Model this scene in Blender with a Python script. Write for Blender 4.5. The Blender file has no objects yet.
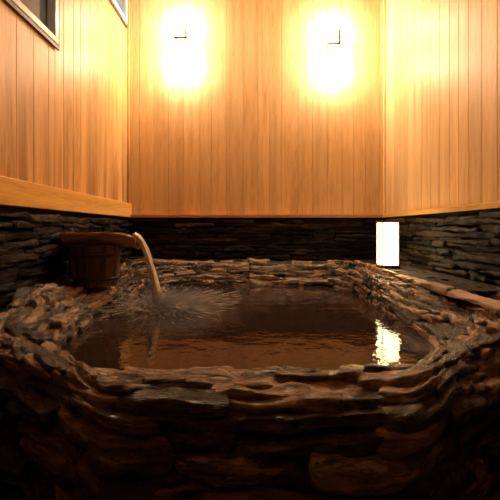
import bpy, bmesh, math, random
import numpy as np
from mathutils import Vector, noise
random.seed(11)
W=0.45; CAM=1.10
XL,XR,YB,YF=-1.59,1.76,5.2,-1.6
ZC=4.5
scene=bpy.context.scene
scene.view_settings.view_transform='Standard'
col=scene.collection

# ---------------- material helpers
def mat(name):
    m=bpy.data.materials.new(name); m.use_nodes=True
    nt=m.node_tree; b=nt.nodes['Principled BSDF']; return m,nt,b
def N(nt,t,**k):
    n=nt.nodes.new(t)
    for a,v in k.items(): setattr(n,a,v)
    return n
def L(nt,a,b): nt.links.new(a,b)
def ramp(nt,stops):
    r=N(nt,'ShaderNodeValToRGB'); e=r.color_ramp.elements
    e[0].position=stops[0][0]; e[0].color=(*stops[0][1],1)
    e[1].position=stops[-1][0]; e[1].color=(*stops[-1][1],1)
    for p,c in stops[1:-1]:
        x=e.new(p); x.color=(*c,1)
    return r
def wood(name,dark,mid,light,axis='Z',rough=.45,stain=0.0,scale=7):
    m,nt,b=mat(name)
    tc=N(nt,'ShaderNodeTexCoord'); at=N(nt,'ShaderNodeAttribute',attribute_name='tone')
    off=N(nt,'ShaderNodeVectorMath',operation='SCALE'); off.inputs['Scale'].default_value=13.0
    L(nt,at.outputs['Color'],off.inputs[0])
    add=N(nt,'ShaderNodeVectorMath',operation='ADD'); L(nt,tc.outputs['Object'],add.inputs[0]); L(nt,off.outputs[0],add.inputs[1])
    mp=N(nt,'ShaderNodeMapping')
    s={'Z':(scale,scale,scale*.07),'X':(scale*.07,scale,scale),'Y':(scale,scale*.07,scale)}[axis]
    mp.inputs['Scale'].default_value=s; L(nt,add.outputs[0],mp.inputs[0])
    n1=N(nt,'ShaderNodeTexNoise'); n1.inputs['Scale'].default_value=1.6; n1.inputs['Detail'].default_value=4; n1.inputs['Distortion'].default_value=.6
    L(nt,mp.outputs[0],n1.inputs['Vector'])
    n2=N(nt,'ShaderNodeTexNoise'); n2.inputs['Scale'].default_value=11; n2.inputs['Detail'].default_value=6
    L(nt,mp.outputs[0],n2.inputs['Vector'])
    mx=N(nt,'ShaderNodeMath',operation='MULTIPLY_ADD'); mx.inputs[1].default_value=.45
    L(nt,n2.outputs[0],mx.inputs[0])
    m2=N(nt,'ShaderNodeMath',operation='MULTIPLY'); m2.inputs[1].default_value=.6; L(nt,n1.outputs[0],m2.inputs[0]); L(nt,m2.outputs[0],mx.inputs[2])
    r=ramp(nt,[(.36,dark),(.5,mid),(.66,light)]); L(nt,mx.outputs[0],r.inputs[0])
    sx=N(nt,'ShaderNodeSeparateColor'); L(nt,at.outputs['Color'],sx.inputs[0])
    mr=N(nt,'ShaderNodeMapRange'); mr.inputs['To Min'].default_value=.84; mr.inputs['To Max'].default_value=1.08; L(nt,sx.outputs[0],mr.inputs['Value'])
    mul=N(nt,'ShaderNodeVectorMath',operation='SCALE'); L(nt,r.outputs[0],mul.inputs[0]); L(nt,mr.outputs[0],mul.inputs['Scale'])
    outc=mul.outputs[0]
    if stain>0:
        sp=N(nt,'ShaderNodeSeparateXYZ'); L(nt,tc.outputs['Object'],sp.inputs[0])
        zr=N(nt,'ShaderNodeMapRange'); zr.inputs['From Min'].default_value=2.6; zr.inputs['From Max'].default_value=1.3
        L(nt,sp.outputs[2],zr.inputs['Value'])
        n3=N(nt,'ShaderNodeTexNoise'); n3.inputs['Scale'].default_value=.9; n3.inputs['Detail'].default_value=3; L(nt,mp.outputs[0],n3.inputs['Vector'])
        r3=ramp(nt,[(.45,(0,0,0)),(.62,(1,1,1))]); L(nt,n3.outputs[0],r3.inputs[0])
        q=N(nt,'ShaderNodeMath',operation='MULTIPLY'); L(nt,zr.outputs[0],q.inputs[0]); L(nt,r3.outputs[0],q.inputs[1])
        q2=N(nt,'ShaderNodeMath',operation='MULTIPLY'); q2.inputs[1].default_value=stain; L(nt,q.outputs[0],q2.inputs[0])
        mm=N(nt,'ShaderNodeMix',data_type='RGBA'); L(nt,q2.outputs[0],mm.inputs[0]); L(nt,outc,mm.inputs[6]); mm.inputs[7].default_value=(dark[0]*.35,dark[1]*.3,dark[2]*.3,1)
        outc=mm.outputs[2]
    L(nt,outc,b.inputs['Base Color'])
    b.inputs['Roughness'].default_value=rough
    bp=N(nt,'ShaderNodeBump'); bp.inputs['Strength'].default_value=.15; bp.inputs['Distance'].default_value=.004
    L(nt,mx.outputs[0],bp.inputs['Height']); L(nt,bp.outputs[0],b.inputs['Normal'])
    return m
M_wall=wood('cedar_boards',(.70,.43,.20),(.83,.56,.28),(.91,.66,.37),stain=.22)
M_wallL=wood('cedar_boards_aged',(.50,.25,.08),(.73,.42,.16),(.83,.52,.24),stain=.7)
M_wallF=wood('dark_cedar_boards',(.05,.02,.01),(.09,.045,.02),(.13,.07,.03))
M_trim=wood('cedar_trim',(.66,.35,.08),(.82,.49,.14),(.9,.59,.20),axis='Y',rough=.4)
M_trimx=wood('cedar_trim_x',(.34,.13,.05),(.5,.22,.08),(.6,.28,.1),axis='X',rough=.4)
M_bucket=wood('wet_bucket_wood',(.012,.006,.004),(.075,.033,.016),(.22,.11,.05),rough=.28,scale=14)
M_trough=wood('trough_wood',(.10,.045,.018),(.30,.15,.06),(.55,.32,.14),axis='X',rough=.3,scale=12)
def simple(name,c,rough=.5,metal=0,emit=None,es=0):
    m,nt,b=mat(name); b.inputs['Base Color'].default_value=(*c,1); b.inputs['Roughness'].default_value=rough; b.inputs['Metallic'].default_value=metal
    if emit: b.inputs['Emission Color'].default_value=(*emit,1); b.inputs['Emission Strength'].default_value=es
    n=N(nt,'ShaderNodeTexNoise'); n.inputs['Scale'].default_value=60; bp=N(nt,'ShaderNodeBump'); bp.inputs['Strength'].default_value=.05
    L(nt,n.outputs[0],bp.inputs['Height']); L(nt,bp.outputs[0],b.inputs['Normal'])
    return m
def stone(name,c0,c1,c2,r0=.2,r1=.5,loc=True,bs=1.0,spec=.85):
    m,nt,b=mat(name)
    tc=N(nt,'ShaderNodeTexCoord'); at=N(nt,'ShaderNodeAttribute',attribute_name='tone'); al=N(nt,'ShaderNodeAttribute',attribute_name='loc')
    src=al.outputs['Vector'] if loc else tc.outputs['Object']
    sx=N(nt,'ShaderNodeSeparateColor'); L(nt,at.outputs['Color'],sx.inputs[0])
    mp=N(nt,'ShaderNodeMapping'); mp.inputs['Scale'].default_value=(.3,1,1.3); L(nt,src,mp.inputs[0])
    n1=N(nt,'ShaderNodeTexNoise'); n1.inputs['Scale'].default_value=22; n1.inputs['Detail'].default_value=8; n1.inputs['Roughness'].default_value=.65; n1.inputs['Distortion'].default_value=.4
    L(nt,mp.outputs[0],n1.inputs['Vector'])
    ad=N(nt,'ShaderNodeMath',operation='MULTIPLY_ADD'); ad.inputs[1].default_value=.42
    L(nt,sx.outputs[0],ad.inputs[0])
    k=N(nt,'ShaderNodeMath',operation='SUBTRACT'); k.inputs[1].default_value=.2; L(nt,n1.outputs[0],k.inputs[0]); L(nt,k.outputs[0],ad.inputs[2])
    r=ramp(nt,[(.28,c0),(.5,c1),(.75,c2)]); L(nt,ad.outputs[0],r.inputs[0]); L(nt,r.outputs[0],b.inputs['Base Color'])
    n2=N(nt,'ShaderNodeTexNoise'); n2.inputs['Scale'].default_value=55; n2.inputs['Detail'].default_value=8; n2.inputs['Roughness'].default_value=.7; n2.inputs['Distortion'].default_value=.5
    L(nt,mp.outputs[0],n2.inputs['Vector'])
    hs=N(nt,'ShaderNodeMath',operation='MULTIPLY_ADD'); hs.inputs[1].default_value=1.6; L(nt,n1.outputs[0],hs.inputs[0]); L(nt,n2.outputs[0],hs.inputs[2])
    bp=N(nt,'ShaderNodeBump'); bp.inputs['Strength'].default_value=bs; bp.inputs['Distance'].default_value=.016
    L(nt,hs.outputs[0],bp.inputs['Height']); L(nt,bp.outputs[0],b.inputs['Normal'])
    rr=N(nt,'ShaderNodeMapRange'); rr.inputs['From Min'].default_value=.3; rr.inputs['From Max'].default_value=.7; rr.inputs['To Min'].default_value=r0; rr.inputs['To Max'].default_value=r1
    L(nt,n1.outputs[0],rr.inputs['Value']); L(nt,rr.outputs[0],b.inputs['Roughness'])
    b.inputs['Specular IOR Level'].default_value=spec
    return m
M_rim=stone('wet_slate_rim',(.004,.0025,.002),(.032,.020,.013),(.42,.28,.18),.10,.36,spec=1.0)
M_swall=stone('dark_slate_wall',(.002,.0015,.001),(.008,.005,.0035),(.055,.032,.018),.4,.75,spec=.25)
M_core=simple('dark_mortar',(.006,.005,.004),.8)
M_ledge=stone('tan_ledge_stone',(.14,.08,.045),(.38,.24,.14),(.62,.44,.28),.3,.6,True,.8)
M_floor=stone('dark_floor_stone',(.01,.008,.006),(.03,.022,.016),(.06,.045,.035),.3,.6,False,.4)
M_ceil=wood('ceiling_boards',(.5,.27,.1),(.65,.38,.15),(.74,.46,.2),axis='X')

# ---------------- mesh helpers
def mesh_obj(name,verts,faces,mats,tones=None,mi=None,smooth=False,parent=None,locs=None):
    me=bpy.data.meshes.new(name)
    me.from_pydata([tuple(v) for v in verts],[],[tuple(f) for f in faces]); me.update()
    if not isinstance(mats,(list,tuple)): mats=[mats]
    for m in mats: me.materials.append(m)
    if mi is not None: me.polygons.foreach_set('material_index',mi)
    if smooth: me.polygons.foreach_set('use_smooth',[True]*len(me.polygons))
    if tones is not None:
        a=me.color_attributes.new('tone','FLOAT_COLOR','POINT')
        a.data.foreach_set('color',np.asarray(tones,dtype=np.float32).ravel())
    if locs:
        a=me.attributes.new('loc','FLOAT_VECTOR','POINT')
        a.data.foreach_set('vector',np.asarray(locs,dtype=np.float32).ravel())
    o=bpy.data.objects.new(name,me); col.objects.link(o)
    if parent: o.parent=parent
    return o
def empty(name,loc=(0,0,0)):
    e=bpy.data.objects.new(name,None); e.location=loc; col.objects.link(e); e.empty_display_size=.1; return e
class MB:
    def __init__(s): s.v=[];s.f=[];s.t=[];s.m=[];s.l=[]
    def add(s,v,f,tone=None,mi=0,loc=None):
        o=len(s.v); s.v+= [tuple(p) for p in v]; s.f+=[tuple(i+o for i in q) for q in f]
        if tone is None: tone=(random.random(),random.random(),random.random(),1)
        s.t+=[tone]*len(v); s.m+=[mi]*len(f)
        if loc: s.l+=loc
    def box(s,a,b,ch=.004,tone=None,mi=0):
        x0,y0,z0=a;x1,y1,z1=b
        bm=bmesh.new(); bmesh.ops.create_cube(bm,size=1)
        for v in bm.verts:
            v.co=Vector(((x0+x1)/2+v.co.x*(x1-x0),(y0+y1)/2+v.co.y*(y1-y0),(z0+z1)/2+v.co.z*(z1-z0)))
        if ch>0: bmesh.ops.bevel(bm,geom=bm.edges[:],offset=ch,segments=2,affect='EDGES',profile=.5)
        bm.verts.ensure_lookup_table(); bm.verts.index_update()
        s.add([v.co[:] for v in bm.verts],[[v.index for v in f.verts] for f in bm.faces],tone,mi); bm.free()
    def obj(s,name,mats,smooth=False,parent=None):
        return mesh_obj(name,s.v,s.f,mats,s.t,s.m,smooth,parent,s.l)

# ---------------- stones
def stone_run(mb,P,Nn,Z,r_out,r_up,lmin,lmax,keep=None,jz=.008,jo=.01,tonebias=0,e=.5,wavy=.5,wob=.020):
    """P (n,2) dense polyline, Nn (n,2) outward normal, Z (n,) height"""
    seg=np.linalg.norm(np.diff(P,axis=0),axis=1); S=np.concatenate([[0],np.cumsum(seg)])
    s=-random.random()*lmax*.7; tot=S[-1]
    NS,NC=22,18
    ang=np.linspace(0,2*math.pi,NC,endpoint=False)+.17
    ca=np.sign(np.cos(ang))*np.abs(np.cos(ang))**e; sa=np.sign(np.sin(ang))*np.abs(np.sin(ang))**e
    while s<tot:
        l=random.uniform(lmin,lmax); s0=max(s,0); s1=min(s+l,tot); s+=l*random.uniform(.90,.98)
        if s1-s0<.06: continue
        mid=(s0+s1)/2
        idx=int(np.searchsorted(S,mid)); idx=min(idx,len(P)-1)
        if keep is not None and not keep[idx]: continue
        t=np.linspace(0,1,NS)
        ss=s0-.006+(s1-s0+.012)*(.5*t+.5*(.5-.5*np.cos(t*math.pi)))
        px=np.interp(ss,S,P[:,0]);py=np.interp(ss,S,P[:,1]);nx=np.interp(ss,S,Nn[:,0]);ny=np.interp(ss,S,Nn[:,1]);z=np.interp(ss,S,Z)
        tx=np.gradient(px);ty=np.gradient(py);tl=np.hypot(tx,ty)+1e-9;tx/=tl;ty/=tl
        ro=np.interp(ss,S,r_out) if hasattr(r_out,'__len__') else np.full(NS,r_out)
        q=np.abs(2*t-1); end=(1-q**12)**.5; end=np.maximum(end,.04)
        kz=random.uniform(.6,1.35); ko=random.uniform(.85,1.3)
        ph=random.random()*6.28; wav=np.sin(t*random.uniform(2,6)+ph)
        zo=random.uniform(-jz,jz)+ (t-.5)*random.uniform(-1,1)*jz*1.8+wav*jz*wavy
        oo=random.uniform(-jo,jo)+(t-.5)*random.uniform(-1,1)*jo*1.5
        tap=1+(t-.5)*random.uniform(-.8,.8)+.15*np.sin(t*random.uniform(5,10)+ph*2)
        tilt=random.uniform(-.22,.22); skew=random.uniform(-1,1)*.8
        seed=Vector((random.random()*50,random.random()*50,random.random()*50))
        v=[];lc=[]
        k=min(1,r_up/.03)
        for i in range(NS):
            ei=abs(2*t[i]-1)**3
            for j in range(NC):
                a=ca[j]*ro[i]*ko*end[i]; h=sa[j]*r_up*kz*tap[i]*(.45+.55*end[i])
                if end[i]<=.05: h*=.6
                h+=a*tilt
                pl=Vector((ss[i]*9,ca[j]*ro[i]*26,sa[j]*r_up*40))+seed
                d=noise.noise(pl)*.016+noise.noise(pl*2.5)*.011
                d2=noise.noise(Vector((px[i],py[i],z[i]))*8+seed)*wob
                sh=skew*a*(1 if t[i]>.5 else -1)*ei
                x=px[i]+nx[i]*(a+oo[i]+ca[j]*d*k+d2)+tx[i]*sh; y=py[i]+ny[i]*(a+oo[i]+ca[j]*d*k+d2)+ty[i]*sh
                v.append((x,y,z[i]+zo[i]+h+sa[j]*d*k*.8))
                lc.append((ss[i]+seed.x,a+seed.y,h+seed.z))
        f=[]
        for i in range(NS-1):
            for j in range(NC):
                f.append((i*NC+j,i*NC+(j+1)%NC,(i+1)*NC+(j+1)%NC,(i+1)*NC+j))
        f.append(tuple(range(NC))[::-1]); f.append(tuple((NS-1)*NC+j for j in range(NC)))
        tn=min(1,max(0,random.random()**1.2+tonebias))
        mb.add(v,f,(tn,random.random(),random.random(),1),0,lc)

# ---------------- bath rim path
pairs=[((-.60,1.5),(-.42,1.12)),((.60,1.5),(.47,1.12)),((.98,1.92),(1.20,1.80)),((1.1,2.4),(1.62,2.35)),((1.08,2.95),(1.27,2.85)),
((1.06,4.3),(1.25,4.85)),((.86,4.6),(1.25,5.04)),((-.92,4.6),(-1.36,5.04)),((-1.11,4.3),(-1.46,4.85)),((-1.1,2.5),(-1.46,2.6)),((-.98,1.92),(-1.25,1.86))]
IN=[];OUT=[]
n=len(pairs)
for i in range(n):
    a,b=pairs[i],pairs[(i+1)%n]
    ln=math.dist(a[0],b[0])+math.dist(a[1],b[1]); k=max(3,int(ln/2/.02))
    for j in range(k):
        t=j/k
        IN.append([a[0][0]*(1-t)+b[0][0]*t,a[0][1]*(1-t)+b[0][1]*t]); OUT.append([a[1][0]*(1-t)+b[1][0]*t,a[1][1]*(1-t)+b[1][1]*t])
IN=np.array(IN);OUT=np.array(OUT)
def sm(A,k,it):
    for _ in range(it):
        A=(np.roll(A,k,0)+A*2+np.roll(A,-k,0))/4
    return A
IN=sm(IN,1,8);OUT=sm(OUT,1,10)
st=int(np.argmax(IN[:,1]-np.abs(IN[:,0]))); IN=np.roll(IN,-st,0);OUT=np.roll(OUT,-st,0)
IN=np.vstack([IN,IN[:1]]);OUT=np.vstack([OUT,OUT[:1]])
wid=np.linalg.norm(OUT-IN,axis=1); Nn=(OUT-IN)/wid[:,None]
front=np.clip((2.6-IN[:,1])/.8,0,1); front=front*front*(3-2*front)
U=[0,.02,.05,.14,.27,.40,.53,.66,.79,.90,.99]
ZF=[-.045,-.005,.05,.095,.125,.143,.152,.155,.152,.14,.11]
ZS=[-.04,.005,.045,.08,.11,.135,.158,.175,.192,.208,.225]
rim=MB()
for u,zf,zs in zip(U,ZF,ZS):
    P=IN+(OUT-IN)*u; Z=W+zf*front+zs*(1-front)
    Z=Z+.008*np.sin(np.linspace(0,1,len(Z))*2*math.pi*7+u*9)
    stone_run(rim,P,Nn,Z,np.clip(wid*.095,.030,.055),.026,.16,.46,jz=.013,jo=.014,tonebias=.14)
faceK=(OUT[:,1]<2.45)&(IN[:,1]<2.8)
z=.07;u=.02
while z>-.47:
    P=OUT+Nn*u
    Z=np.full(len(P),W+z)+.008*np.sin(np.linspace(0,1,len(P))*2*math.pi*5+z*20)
    stone_run(rim,P,Nn,Z,.055,.026,.14,.46,keep=faceK,jz=.012,jo=.026,tonebias=.0+z*1.0)  # tone drops towards the floor: shade on the outer face painted into stone colour
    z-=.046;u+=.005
bath=empty('stone_bath')
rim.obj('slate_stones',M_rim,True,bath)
v=[];f=[]
prof=[(.06,-.45,-.45),(.08,.02,.0),(.2,.08,.06),(.5,.12,.12),(.85,.115,.17),(.97,.08,.17),(.98,-.45,-.45)]
for i in range(len(IN)):
    for u,zf,zs in prof:
        p=IN[i]+(OUT[i]-IN[i])*u; v.append((p[0],p[1],max(.005,W+zf*front[i]+zs*(1-front[i]))))
K=len(prof)
for i in range(len(IN)-1):
    for j in range(K-1):
        f.append((i*K+j,i*K+j+1,(i+1)*K+j+1,(i+1)*K+j))
mesh_obj('mortar_core',v,f,M_core,parent=bath)
lb=MB(); n_=120; s_=np.linspace(2.0,4.8,n_)
stone_run(lb,np.stack([np.full(n_,1.28),s_],1),np.tile(np.array([1.,0.]),(n_,1)),np.full(n_,W+.252),.030,.018,.4,.8,jz=.002,jo=.003,tonebias=.2,wob=.006)
lb.obj('ledge_curb',M_ledge,True,bath)
lc=MB(); lc.box((1.30,2.5,0.01),(XR-.09,5.04,W+.264),.0); 
lc.obj('ledge_core',M_core,False,bath)
lq=MB(); s_=np.linspace(2.45,5.0,n_)
for i_ in range(4):
    stone_run(lq,np.stack([np.full(n_,1.35+.072*i_),s_],1),np.tile(np.array([1.,0.]),(n_,1)),np.full(n_,W+.254+.002*i_),.035,.010,.2,.5,jz=.002,jo=.003,tonebias=0,wob=.006)
lq.obj('ledge_paving',M_swall,True,bath)

# ---------------- water
M_w,nt,b=mat('bath_water')
b.inputs['Base Color'].default_value=(.034,.021,.018,1); b.inputs['Roughness'].default_value=.045; b.inputs['IOR'].default_value=1.33
b.inputs['Specular IOR Level'].default_value=.95
tc=N(nt,'ShaderNodeTexCoord')
n1=N(nt,'ShaderNodeTexNoise'); n1.inputs['Scale'].default_value=5; n1.inputs['Detail'].default_value=4; L(nt,tc.outputs['Object'],n1.inputs['Vector'])
mp=N(nt,'ShaderNodeMapping'); mp.inputs['Location'].default_value=(.72,-3.3,0); L(nt,tc.outputs['Object'],mp.inputs[0])
n4=N(nt,'ShaderNodeTexNoise'); n4.inputs['Scale'].default_value=26; n4.inputs['Detail'].default_value=3; L(nt,tc.outputs['Object'],n4.inputs['Vector'])
ln=N(nt,'ShaderNodeVectorMath',operation='LENGTH'); L(nt,mp.outputs[0],ln.inputs[0])
mr=N(nt,'ShaderNodeMapRange'); mr.inputs['From Min'].default_value=0; mr.inputs['From Max'].default_value=1.1; mr.inputs['To Min'].default_value=1.3; mr.inputs['To Max'].default_value=.05
L(nt,ln.outputs['Value'],mr.inputs['Value'])
ml=N(nt,'ShaderNodeMath',operation='MULTIPLY'); L(nt,n4.outputs[0],ml.inputs[0]); L(nt,mr.outputs[0],ml.inputs[1])
sm_=N(nt,'ShaderNodeMath',operation='MULTIPLY_ADD'); sm_.inputs[1].default_value=.8; L(nt,n1.outputs[0],sm_.inputs[0]); L(nt,ml.outputs[0],sm_.inputs[2])
bp=N(nt,'ShaderNodeBump'); bp.inputs['Strength'].default_value=.4; bp.inputs['Distance'].default_value=.022; L(nt,sm_.outputs[0],bp.inputs['Height']); L(nt,bp.outputs[0],b.inputs['Normal'])
P=(IN+(OUT-IN)*.1)[:-1]
v=[(p[0],p[1],W) for p in P]+[(0,3.1,W)]
f=[(i,(i+1)%len(P),len(P)) for i in range(len(P))]
wo=mesh_obj('bath_water',v,f,M_w)

# ---------------- walls
def planks(axis,const,a,b_,z0,z1,w,th,sign,name,material,parent,skip=None):
    mb=MB(); x=a
    while x<b_-.01:
        ww=w*random.choice([.8,1,1,1.15]); x1=min(x+ww,b_)
        spans=[(z0,z1)]
        if skip:
            for (s0,s1,h0,h1) in skip:
                if x1>s0+.01 and x<s1-.01:
                    if x<s0-.02 and x1>s0: x1=s0
                    if x<s1-.02 and x1>s1: x1=s1
                    if x>=s0-.021 and x1<=s1+.021: spans=[(z0,h0),(h1,z1)]
        for h0,h1 in spans:
            if h1-h0<.03: continue
            if axis=='x': mb.box((x+.001,min(const,const+sign*th),h0),(x1-.001,max(const,const+sign*th),h1),.0035)
            else: mb.box((min(const,const+sign*th),x+.001,h0),(max(const,const+sign*th),x1-.001,h1),.0035)
        x=x1
    return mb.obj(name,material,False,parent)
wl,wb,wr,wf=[empty(n_) for n_ in('wall_left','wall_back','wall_right','wall_front')]
ZW=CAM+.155
win=[(2.2,3.26,CAM+1.5,CAM+2.6),(4.3,5.09,CAM+2.6,CAM+3.2)]
planks('x',YB,XL,XR,ZW,ZC,.19,.02,1,'cedar_planks',M_wall,wb)
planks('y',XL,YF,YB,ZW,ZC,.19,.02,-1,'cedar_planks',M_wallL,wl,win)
planks('y',XR,YF,YB,ZW,ZC,.19,.02,1,'cedar_planks',M_wall,wr)
planks('x',YF,XL,XR,ZW,ZC,.19,.02,-1,'cedar_planks',M_wallF,wf)
def bk(a,b_,par):
    m=MB(); m.box(a,b_,0); m.obj('backing',M_core,False,par)
bk((XL-.2,YB+.021,0),(XR+.2,YB+.14,ZC),wb); bk((XR+.021,YF,0),(XR+.14,YB+.02,ZC),wr); bk((XL-.2,YF-.14,0),(XR+.2,YF-.021,ZC),wf)
m=MB(); ys=[YF,2.2,3.26,4.3,5.09,YB+.02]
for i in range(5):
    if i==1: sp=[(0,win[0][2]),(win[0][3],ZC)]
    elif i==3: sp=[(0,win[1][2]),(win[1][3],ZC)]
    else: sp=[(0,ZC)]
    for a_,b_ in sp: m.box((XL-.14,ys[i],a_),(XL-.021,ys[i+1],b_),0)
m.obj('backing',M_core,False,wl)
def wall_stones(axis,const,a,b_,nrm,par,z0,z1):
    mb=MB(); n_=int(abs(b_-a)/.03)+2; s=np.linspace(a,b_,n_)
    P=np.stack([s,np.full(n_,const)],1) if axis=='x' else np.stack([np.full(n_,const),s],1)
    Q=np.tile(np.array(nrm,float),(n_,1)); z=z0; k=0
    while z<z1-.02:
        Z=np.full(n_,z)+.006*np.sin(s*3+k*2.1)
        stone_run(mb,P,Q,Z,.05,.024,.25,.8,jz=.007,jo=.024,tonebias=.05)
        z+=.046;k+=1
    mb.obj('slate_courses',M_swall,True,par)
wall_stones('x',YB-.0,XL+.03,XR-.03,(0,-1),wb,W+.1,ZW-.02)
wall_stones('y',XL+.0,.9,YB-.06,(1,0),wl,W-.1,ZW-.02)
wall_stones('y',XR-.0,1.3,YB-.06,(-1,0),wr,W+.05,ZW-.02)
wall_stones('x',YF,XL+.03,XR-.03,(0,1),wf,.05,ZW-.02)
t=MB(); t.box((XL-.0,YF+.05,ZW-.005),(XL+.055,YB-.001,ZW+.175),.006); t.obj('trim_1',M_trim)
t=MB(); t.box((XL+.056,YB-.07,ZW-.01),(XR-.056,YB-.001,ZW+.03),.005); t.obj('trim_2',M_trimx)
t=MB(); t.box((XR-.055,YF+.05,ZW-.01),(XR-.001,YB-.001,ZW+.035),.005); t.obj('trim_3',M_trim)
t=MB(); t.box((XR-.03,YB-.03,ZW+.036),(XR-.001,YB-.001,ZC-.01),.003); t.obj('trim_4',M_wall)
t=MB(); t.box((XL+.001,YB-.025,ZW+.18),(XL+.025,YB-.001,ZC-.01),.003); t.obj('trim_5',M_wallL)
m=MB()
x=XL
while x<XR-.01:
    y=YF
    while y<YB-.01:
        m.box((x+.003,y+.003,-.04),(min(x+.4,XR)-.003,min(y+.4,YB)-.003,0),.004); y+=.4
    x+=.4
m.box((XL-.1,YF-.1,-.1),(XR+.1,YB+.1,-.035),0); m.obj('floor',M_floor)
m=MB(); y=YF
while y<YB-.01:
    m.box((XL-.02,y+.002,ZC),(XR+.02,min(y+.2,YB)-.002,ZC+.03),.004); y+=.2
m.box((XL-.1,YF-.1,ZC+.031),(XR+.1,YB+.1,ZC+.08),0); m.obj('ceiling',M_ceil)

# ---------------- windows
M_fr=simple('pale_window_frame',(.78,.88,1),.25)
M_gl=simple('night_glass',(.10,.16,.26),.06)
M_gl2=simple('dark_window_recess',(.08,.045,.03),.5)
for k,(y0,y1,z0,z1) in enumerate(win):
    m=MB(); fw=.05
    x0,x1=XL-.06,XL+.03
    m.box((x0,y0,z0),(x1,y1,z0+fw),.004); m.box((x0,y0,z1-fw),(x1,y1,z1),.004)
    m.box((x0,y0,z0+fw),(x1,y0+fw,z1-fw),.004); m.box((x0,y1-fw,z0+fw),(x1,y1,z1-fw),.004)
    ym=(y0+y1)/2; m.box((x0+.02,ym-.02,z0+fw),(x1-.02,ym+.02,z1-fw),.004)
    m.box((x0+.015,y0+fw,z0+fw),(x0+.025,y1-fw,z1-fw),0,mi=1)
    m.box((x1-.02,y0-.035,z0-.035),(x1-.005,y1+.035,z0-.001),.003,mi=2); m.box((x1-.02,y1+.001,z0),(x1-.005,y1+.035,z1),.003,mi=2)
    m.obj('window_%d'%(k+1),[M_fr,M_gl,M_gl2])

# ---------------- sconces
M_brass=simple('aged_brass',(.22,.12,.04),.35,1)
M_shade=simple('frosted_shade',(1,.9,.7),.5,0,(1,.88,.62),14)
def cyl(mb,c0,c1,r0,r1,n_=20,mi=0,cap=True,tone=None):
    c0=Vector(c0);c1=Vector(c1);d=(c1-c0).normalized(); a=d.orthogonal().normalized(); b2=d.cross(a)
    v=[];f=[]
    for c,r in((c0,r0),(c1,r1)):
        for i in range(n_):
            t_=2*math.pi*i/n_; v.append(c+a*math.cos(t_)*r+b2*math.sin(t_)*r)
    for i in range(n_): f.append((i,(i+1)%n_,n_+(i+1)%n_,n_+i))
    if cap: f.append(tuple(range(n_))[::-1]); f.append(tuple(range(n_,2*n_)))
    mb.add([p[:] for p in v],f,tone,mi)
def sconce(name,x,z):
    e=empty(name,(x,YB-.003,z))
    m=MB()
    m.box((-.05,-.02,-.09),(.05,.0,.09),.006)
    cyl(m,(0,-.02,0),(0,-.17,0),.010,.010)
    m.box((-.09,-.185,-.014),(.075,-.16,.014),.004)
    m.box((.052,-.185,-.014),(.078,-.16,.19),.004)
    m.obj('bracket',M_brass,False,e)
    m=MB(); nn=24; v=[];f=[]
    zz=np.linspace(-.19,.19,13); 
    for q in zz:
        r=.06*math.sqrt(max(.02,1-(abs(q)/.192)**4))
        for i in range(nn):
            a=2*math.pi*i/nn; v.append((math.cos(a)*r,-.09+math.sin(a)*r,q))
    for j in range(12):
        for i in range(nn): f.append((j*nn+i,j*nn+(i+1)%nn,(j+1)*nn+(i+1)%nn,(j+1)*nn+i))
    f.append(tuple(range(nn))[::-1]); f.append(tuple(12*nn+i for i in range(nn)))
    m.add(v,f); m.obj('glass_shade',M_shade,True,e)
    for dz in (.24,-.28):
        l=bpy.data.lights.new('bulb','POINT'); l.energy=40; l.color=(1,.81,.56); l.shadow_soft_size=.05
        lo=bpy.data.objects.new('bulb',l); lo.location=(0,-.17,dz); lo.parent=e; col.objects.link(lo)
sconce('wall_sconce',-.87,CAM+2.40)
sconce('wall_sconce',1.06,CAM+2.33)

# ---------------- paper lantern
M_paper=simple('lit_washi_paper',(1,.95,.85),.7,0,(1,.72,.34),11)
M_lw=simple('lantern_frame_wood',(.30,.15,.06),.5)
lx,ly,lz=1.36,3.95,W+.278
lan=empty('paper_lantern',(lx,ly,lz))
hw=.082; H=.45
m=MB(); m.box((-hw-.010,-hw-.010,0),(hw+.010,hw+.010,.022),.003); m.box((-hw-.008,-hw-.008,H-.016),(hw+.008,hw+.008,H),.003)
for sx in(-1,1):
    for sy in(-1,1): m.box((sx*hw-.006,sy*hw-.006,.02),(sx*hw+.006,sy*hw+.006,H-.014),.002)
m.obj('frame',M_lw,False,lan)
m=MB(); m.box((-hw+.002,-hw+.002,.022),(hw-.002,hw-.002,H-.017),0); m.obj('paper_shade',M_paper,False,lan)

# ---------------- bucket & trough
bx,by=-1.28,3.3
bu=empty('wooden_bucket',(bx,by,W+.19))
m=MB(); ns=16; Rb,Rt,Hb=.185,.205,.33
for i in range(ns):
    a0=2*math.pi*i/ns+.012; a1=2*math.pi*(i+1)/ns-.012; v=[]
    for zz,R in((0,Rb),(Hb,Rt)):
        for r in(R-.022,R+random.uniform(-.002,.003)):
            for k in range(3):
                a=a0+(a1-a0)*k/2; v.append((r*math.cos(a),r*math.sin(a),zz))
    f=[]
    def I(zi,ri,k): return zi*6+ri*3+k
    for k in(0,1):
        f+=[(I(0,1,k),I(0,1,k+1),I(1,1,k+1),I(1,1,k)),(I(0,0,k+1),I(0,0,k),I(1,0,k),I(1,0,k+1)),(I(1,0,k),I(1,1,k),I(1,1,k+1),I(1,0,k+1)),(I(0,0,k),I(0,0,k+1),I(0,1,k+1),I(0,1,k))]
    f+=[(I(0,0,0),I(0,1,0),I(1,1,0),I(1,0,0)),(I(0,1,2),I(0,0,2),I(1,0,2),I(1,1,2))]
    m.add(v,f)
cyl(m,(0,0,.01),(0,0,.03),Rb-.015,Rb-.013,24)
m.obj('staves',M_bucket,False,bu)
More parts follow.
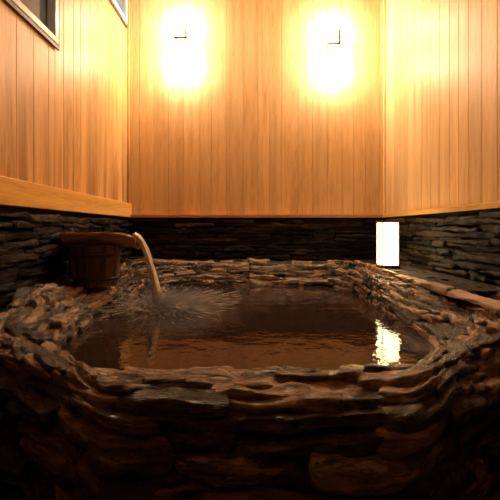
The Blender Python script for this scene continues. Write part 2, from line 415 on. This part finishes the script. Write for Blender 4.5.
m=MB()
for zz in(.06,.25):
    R=Rb+(Rt-Rb)*zz/Hb+.003; nn=32; v=[];f=[]
    for i in range(nn):
        a=2*math.pi*i/nn
        for r,h in((R,-.012),(R+.008,-.010),(R+.008,.010),(R,.012)): v.append((r*math.cos(a),r*math.sin(a),zz+h))
    for i in range(nn):
        for j in range(4): f.append((i*4+j,((i+1)%nn)*4+j,((i+1)%nn)*4+(j+1)%4,i*4+(j+1)%4))
    m.add(v,f)
m.obj('hoops',simple('dark_hoop',(.05,.03,.02),.35,.6),True,bu)
m=MB(); cyl(m,(0,0,.26),(0,0,.275),Rt-.03,Rt-.03,24); m.obj('bucket_water',M_w,False,bu)
nx_=22; sec=[]
for k in range(13):
    a=math.pi+math.pi*k/12; sec.append((math.cos(a)*.125,math.sin(a)*.135))
for k in range(13):
    a=2*math.pi-math.pi*k/12; sec.append((math.cos(a)*.080,math.sin(a)*.085))
v=[];f=[];S_=len(sec)
x0,x1=-.22,.36
for i in range(nx_):
    t_=i/(nx_-1); x=x0+(x1-x0)*t_
    dz=-.045*max(0,(t_-.6)/.4)**2
    for (yy,zz) in sec:
        w=noise.noise(Vector((x*9,yy*14,zz*14)))*.012
        v.append((x,yy*(1-.2*t_)+w,.43+zz*(1-.3*t_)+dz+w*.5))
for i in range(nx_-1):
    for j in range(S_): f.append((i*S_+j,i*S_+(j+1)%S_,(i+1)*S_+(j+1)%S_,(i+1)*S_+j))
for e_ in(0,nx_-1):
    for k in range(12):
        a,b2,c,d=k,k+1,S_-2-k,S_-1-k
        q=(e_*S_+a,e_*S_+b2,e_*S_+c,e_*S_+d); f.append(q if e_==0 else q[::-1])
mesh_obj('spout_trough',v,f,M_trough,[(.6,.3,.2,1)]*len(v),None,True,bu)
m=MB(); m.box((-.225,-.09,.33),(-.205,.09,.44),.004); m.box((-.2,-.02,.25),(.2,.02,.30),.004); m.obj('spout_support',M_bucket,False,bu)
M_s,nt,b=mat('running_water'); b.inputs['Base Color'].default_value=(1,.95,.88,1); b.inputs['Roughness'].default_value=.12; b.inputs['Transmission Weight'].default_value=.35; b.inputs['IOR'].default_value=1.33
n1=N(nt,'ShaderNodeTexNoise'); n1.inputs['Scale'].default_value=30; tc=N(nt,'ShaderNodeTexCoord'); mp=N(nt,'ShaderNodeMapping'); mp.inputs['Scale'].default_value=(2,2,.3)
L(nt,tc.outputs['Object'],mp.inputs[0]); L(nt,mp.outputs[0],n1.inputs['Vector']); bp=N(nt,'ShaderNodeBump'); bp.inputs['Strength'].default_value=.6; bp.inputs['Distance'].default_value=.01; L(nt,n1.outputs[0],bp.inputs['Height']); L(nt,bp.outputs[0],b.inputs['Normal'])
m=MB(); m.box((-.2,-.055,.38),(.28,.055,.41),.004); m.obj('trough_water',M_s,False,bu)
# ---------------- falling water, splash, steam
sx0,sz0=bx+.36,W+.19+.365
lxp,lyp=-.74,by
m=MB()
for k in range(26):
    oy=random.uniform(-.055,.055); oz=random.uniform(-.025,.025); r=random.uniform(.007,.014); sp=random.uniform(.84,1.14)
    v=[];f=[];NSg=26;nc=8
    for i in range(NSg):
        t_=i/(NSg-1); x=sx0-.03+(lxp-sx0+.03)*(1+(sp-1)*t_)*(t_) ; zz=sz0+.03+oz-(sz0+.03+oz-W+.01)*(t_**2.0)
        rr=r*(1.0+.3*math.sin(t_*14+k)); sq=1-.2*t_
        tx,tz=(lxp-sx0),-(sz0-W)*2*t_; l_=math.hypot(tx,tz); nxn,nzn=-tz/l_,tx/l_
        for j in range(nc):
            a=2*math.pi*j/nc
            v.append((x+nxn*rr*math.cos(a),by+oy*sq+rr*math.sin(a),zz+nzn*rr*math.cos(a)))
    for i in range(NSg-1):
        for j in range(nc): f.append((i*nc+j,i*nc+(j+1)%nc,(i+1)*nc+(j+1)%nc,(i+1)*nc+j))
    m.add(v,f)
run=m.obj('falling_water',M_s,True)
M_f=bpy.data.materials.new('white_foam'); M_f.use_nodes=True; nt=M_f.node_tree; nt.nodes.remove(nt.nodes['Principled BSDF']); out=nt.nodes['Material Output']
tr=N(nt,'ShaderNodeBsdfTranslucent'); tr.inputs[0].default_value=(1,.97,.95,1); df=N(nt,'ShaderNodeBsdfDiffuse'); df.inputs[0].default_value=(1,.97,.95,1)
nf=N(nt,'ShaderNodeTexNoise'); nf.inputs['Scale'].default_value=40; mf=N(nt,'ShaderNodeMapRange'); mf.inputs['To Min'].default_value=.5; mf.inputs['To Max'].default_value=.8; L(nt,nf.outputs[0],mf.inputs['Value'])
mx=N(nt,'ShaderNodeMixShader'); L(nt,mf.outputs[0],mx.inputs[0]); L(nt,df.outputs[0],mx.inputs[1]); L(nt,tr.outputs[0],mx.inputs[2]); L(nt,mx.outputs[0],out.inputs[0])
m=MB()
def drop(c,dirv,ln_,r):
    c=Vector(c);d=Vector(dirv).normalized(); a=d.orthogonal().normalized()*r; b2=d.cross(a).normalized()*r; d=d*ln_
    v=[c+d,c-d,c+a,c-a,c+b2,c-b2]; f=[(0,2,4),(2,1,4),(1,3,4),(3,0,4),(2,0,5),(1,2,5),(3,1,5),(0,3,5)]
    m.add([p[:] for p in v],f)
for k in range(2600):
    a=random.random()*2*math.pi; d=abs(random.gauss(0,.13)); h=abs(random.gauss(0,.07))*math.exp(-d*4)+.002
    drop((lxp+math.cos(a)*d*1.2,lyp+math.sin(a)*d,W+h),(math.cos(a),math.sin(a),random.uniform(-.2,.8)),random.uniform(.006,.018),random.uniform(.003,.008)*math.exp(-d*2))
for k in range(1300):
    a=random.gauss(-.25,1.5); d=.03+.62*random.random()**1.5; up=random.uniform(.0,.5)*math.exp(-d*1.5)
    ll=random.uniform(.02,.09)
    drop((lxp+math.cos(a)*d,lyp+math.sin(a)*d,W+.004+up*d*.8+ll*up*.5),(math.cos(a),math.sin(a),up*.7),ll,random.uniform(.0015,.004)*math.exp(-d*1.2))
sp_=m.obj('water_splash',M_f,True,run)
ms=bpy.data.materials.new('steam'); ms.use_nodes=True; nt=ms.node_tree; nt.nodes.remove(nt.nodes['Principled BSDF'])
out=nt.nodes['Material Output']; pv=N(nt,'ShaderNodeVolumePrincipled'); pv.inputs['Color'].default_value=(1,.92,.86,1); pv.inputs['Anisotropy'].default_value=.6
tc=N(nt,'ShaderNodeTexCoord'); ln=N(nt,'ShaderNodeVectorMath',operation='LENGTH'); L(nt,tc.outputs['Object'],ln.inputs[0])
mr=N(nt,'ShaderNodeMapRange'); mr.inputs['From Min'].default_value=1; mr.inputs['From Max'].default_value=0; L(nt,ln.outputs['Value'],mr.inputs['Value'])
pw=N(nt,'ShaderNodeMath',operation='POWER'); pw.inputs[1].default_value=3.0; L(nt,mr.outputs[0],pw.inputs[0])
nn_=N(nt,'ShaderNodeTexNoise'); nn_.inputs['Scale'].default_value=4; nn_.inputs['Detail'].default_value=5
nrmv=N(nt,'ShaderNodeVectorMath',operation='NORMALIZE'); L(nt,tc.outputs['Object'],nrmv.inputs[0]); L(nt,nrmv.outputs[0],nn_.inputs['Vector'])
r5=ramp(nt,[(.38,(.1,.1,.1)),(.65,(1,1,1))]); L(nt,nn_.outputs[0],r5.inputs[0])
ml=N(nt,'ShaderNodeMath',operation='MULTIPLY'); L(nt,pw.outputs[0],ml.inputs[0]); L(nt,r5.outputs[0],ml.inputs[1])
m2=N(nt,'ShaderNodeMath',operation='MULTIPLY'); m2.inputs[1].default_value=36; L(nt,ml.outputs[0],m2.inputs[0]); L(nt,m2.outputs[0],pv.inputs['Density']); L(nt,pv.outputs[0],out.inputs['Volume'])
bpy.ops.mesh.primitive_uv_sphere_add(segments=24,ring_count=12,location=(lxp+.10,lyp-.06,W+.02)); so=bpy.context.object; so.name='steam_cloud'; so.scale=(.62,.55,.24); so.data.materials.append(ms); so.parent=run

w=bpy.data.worlds.new('World'); scene.world=w; w.use_nodes=True; w.node_tree.nodes['Background'].inputs[0].default_value=(.02,.025,.04,1); w.node_tree.nodes['Background'].inputs[1].default_value=.5

cam=bpy.data.cameras.new('camera'); co=bpy.data.objects.new('camera',cam); col.objects.link(co)
co.location=(0,0,CAM); co.rotation_euler=(math.pi/2,0,0); cam.sensor_width=36; cam.lens=28.8; cam.shift_y=-.042; cam.clip_start=.02
scene.camera=co
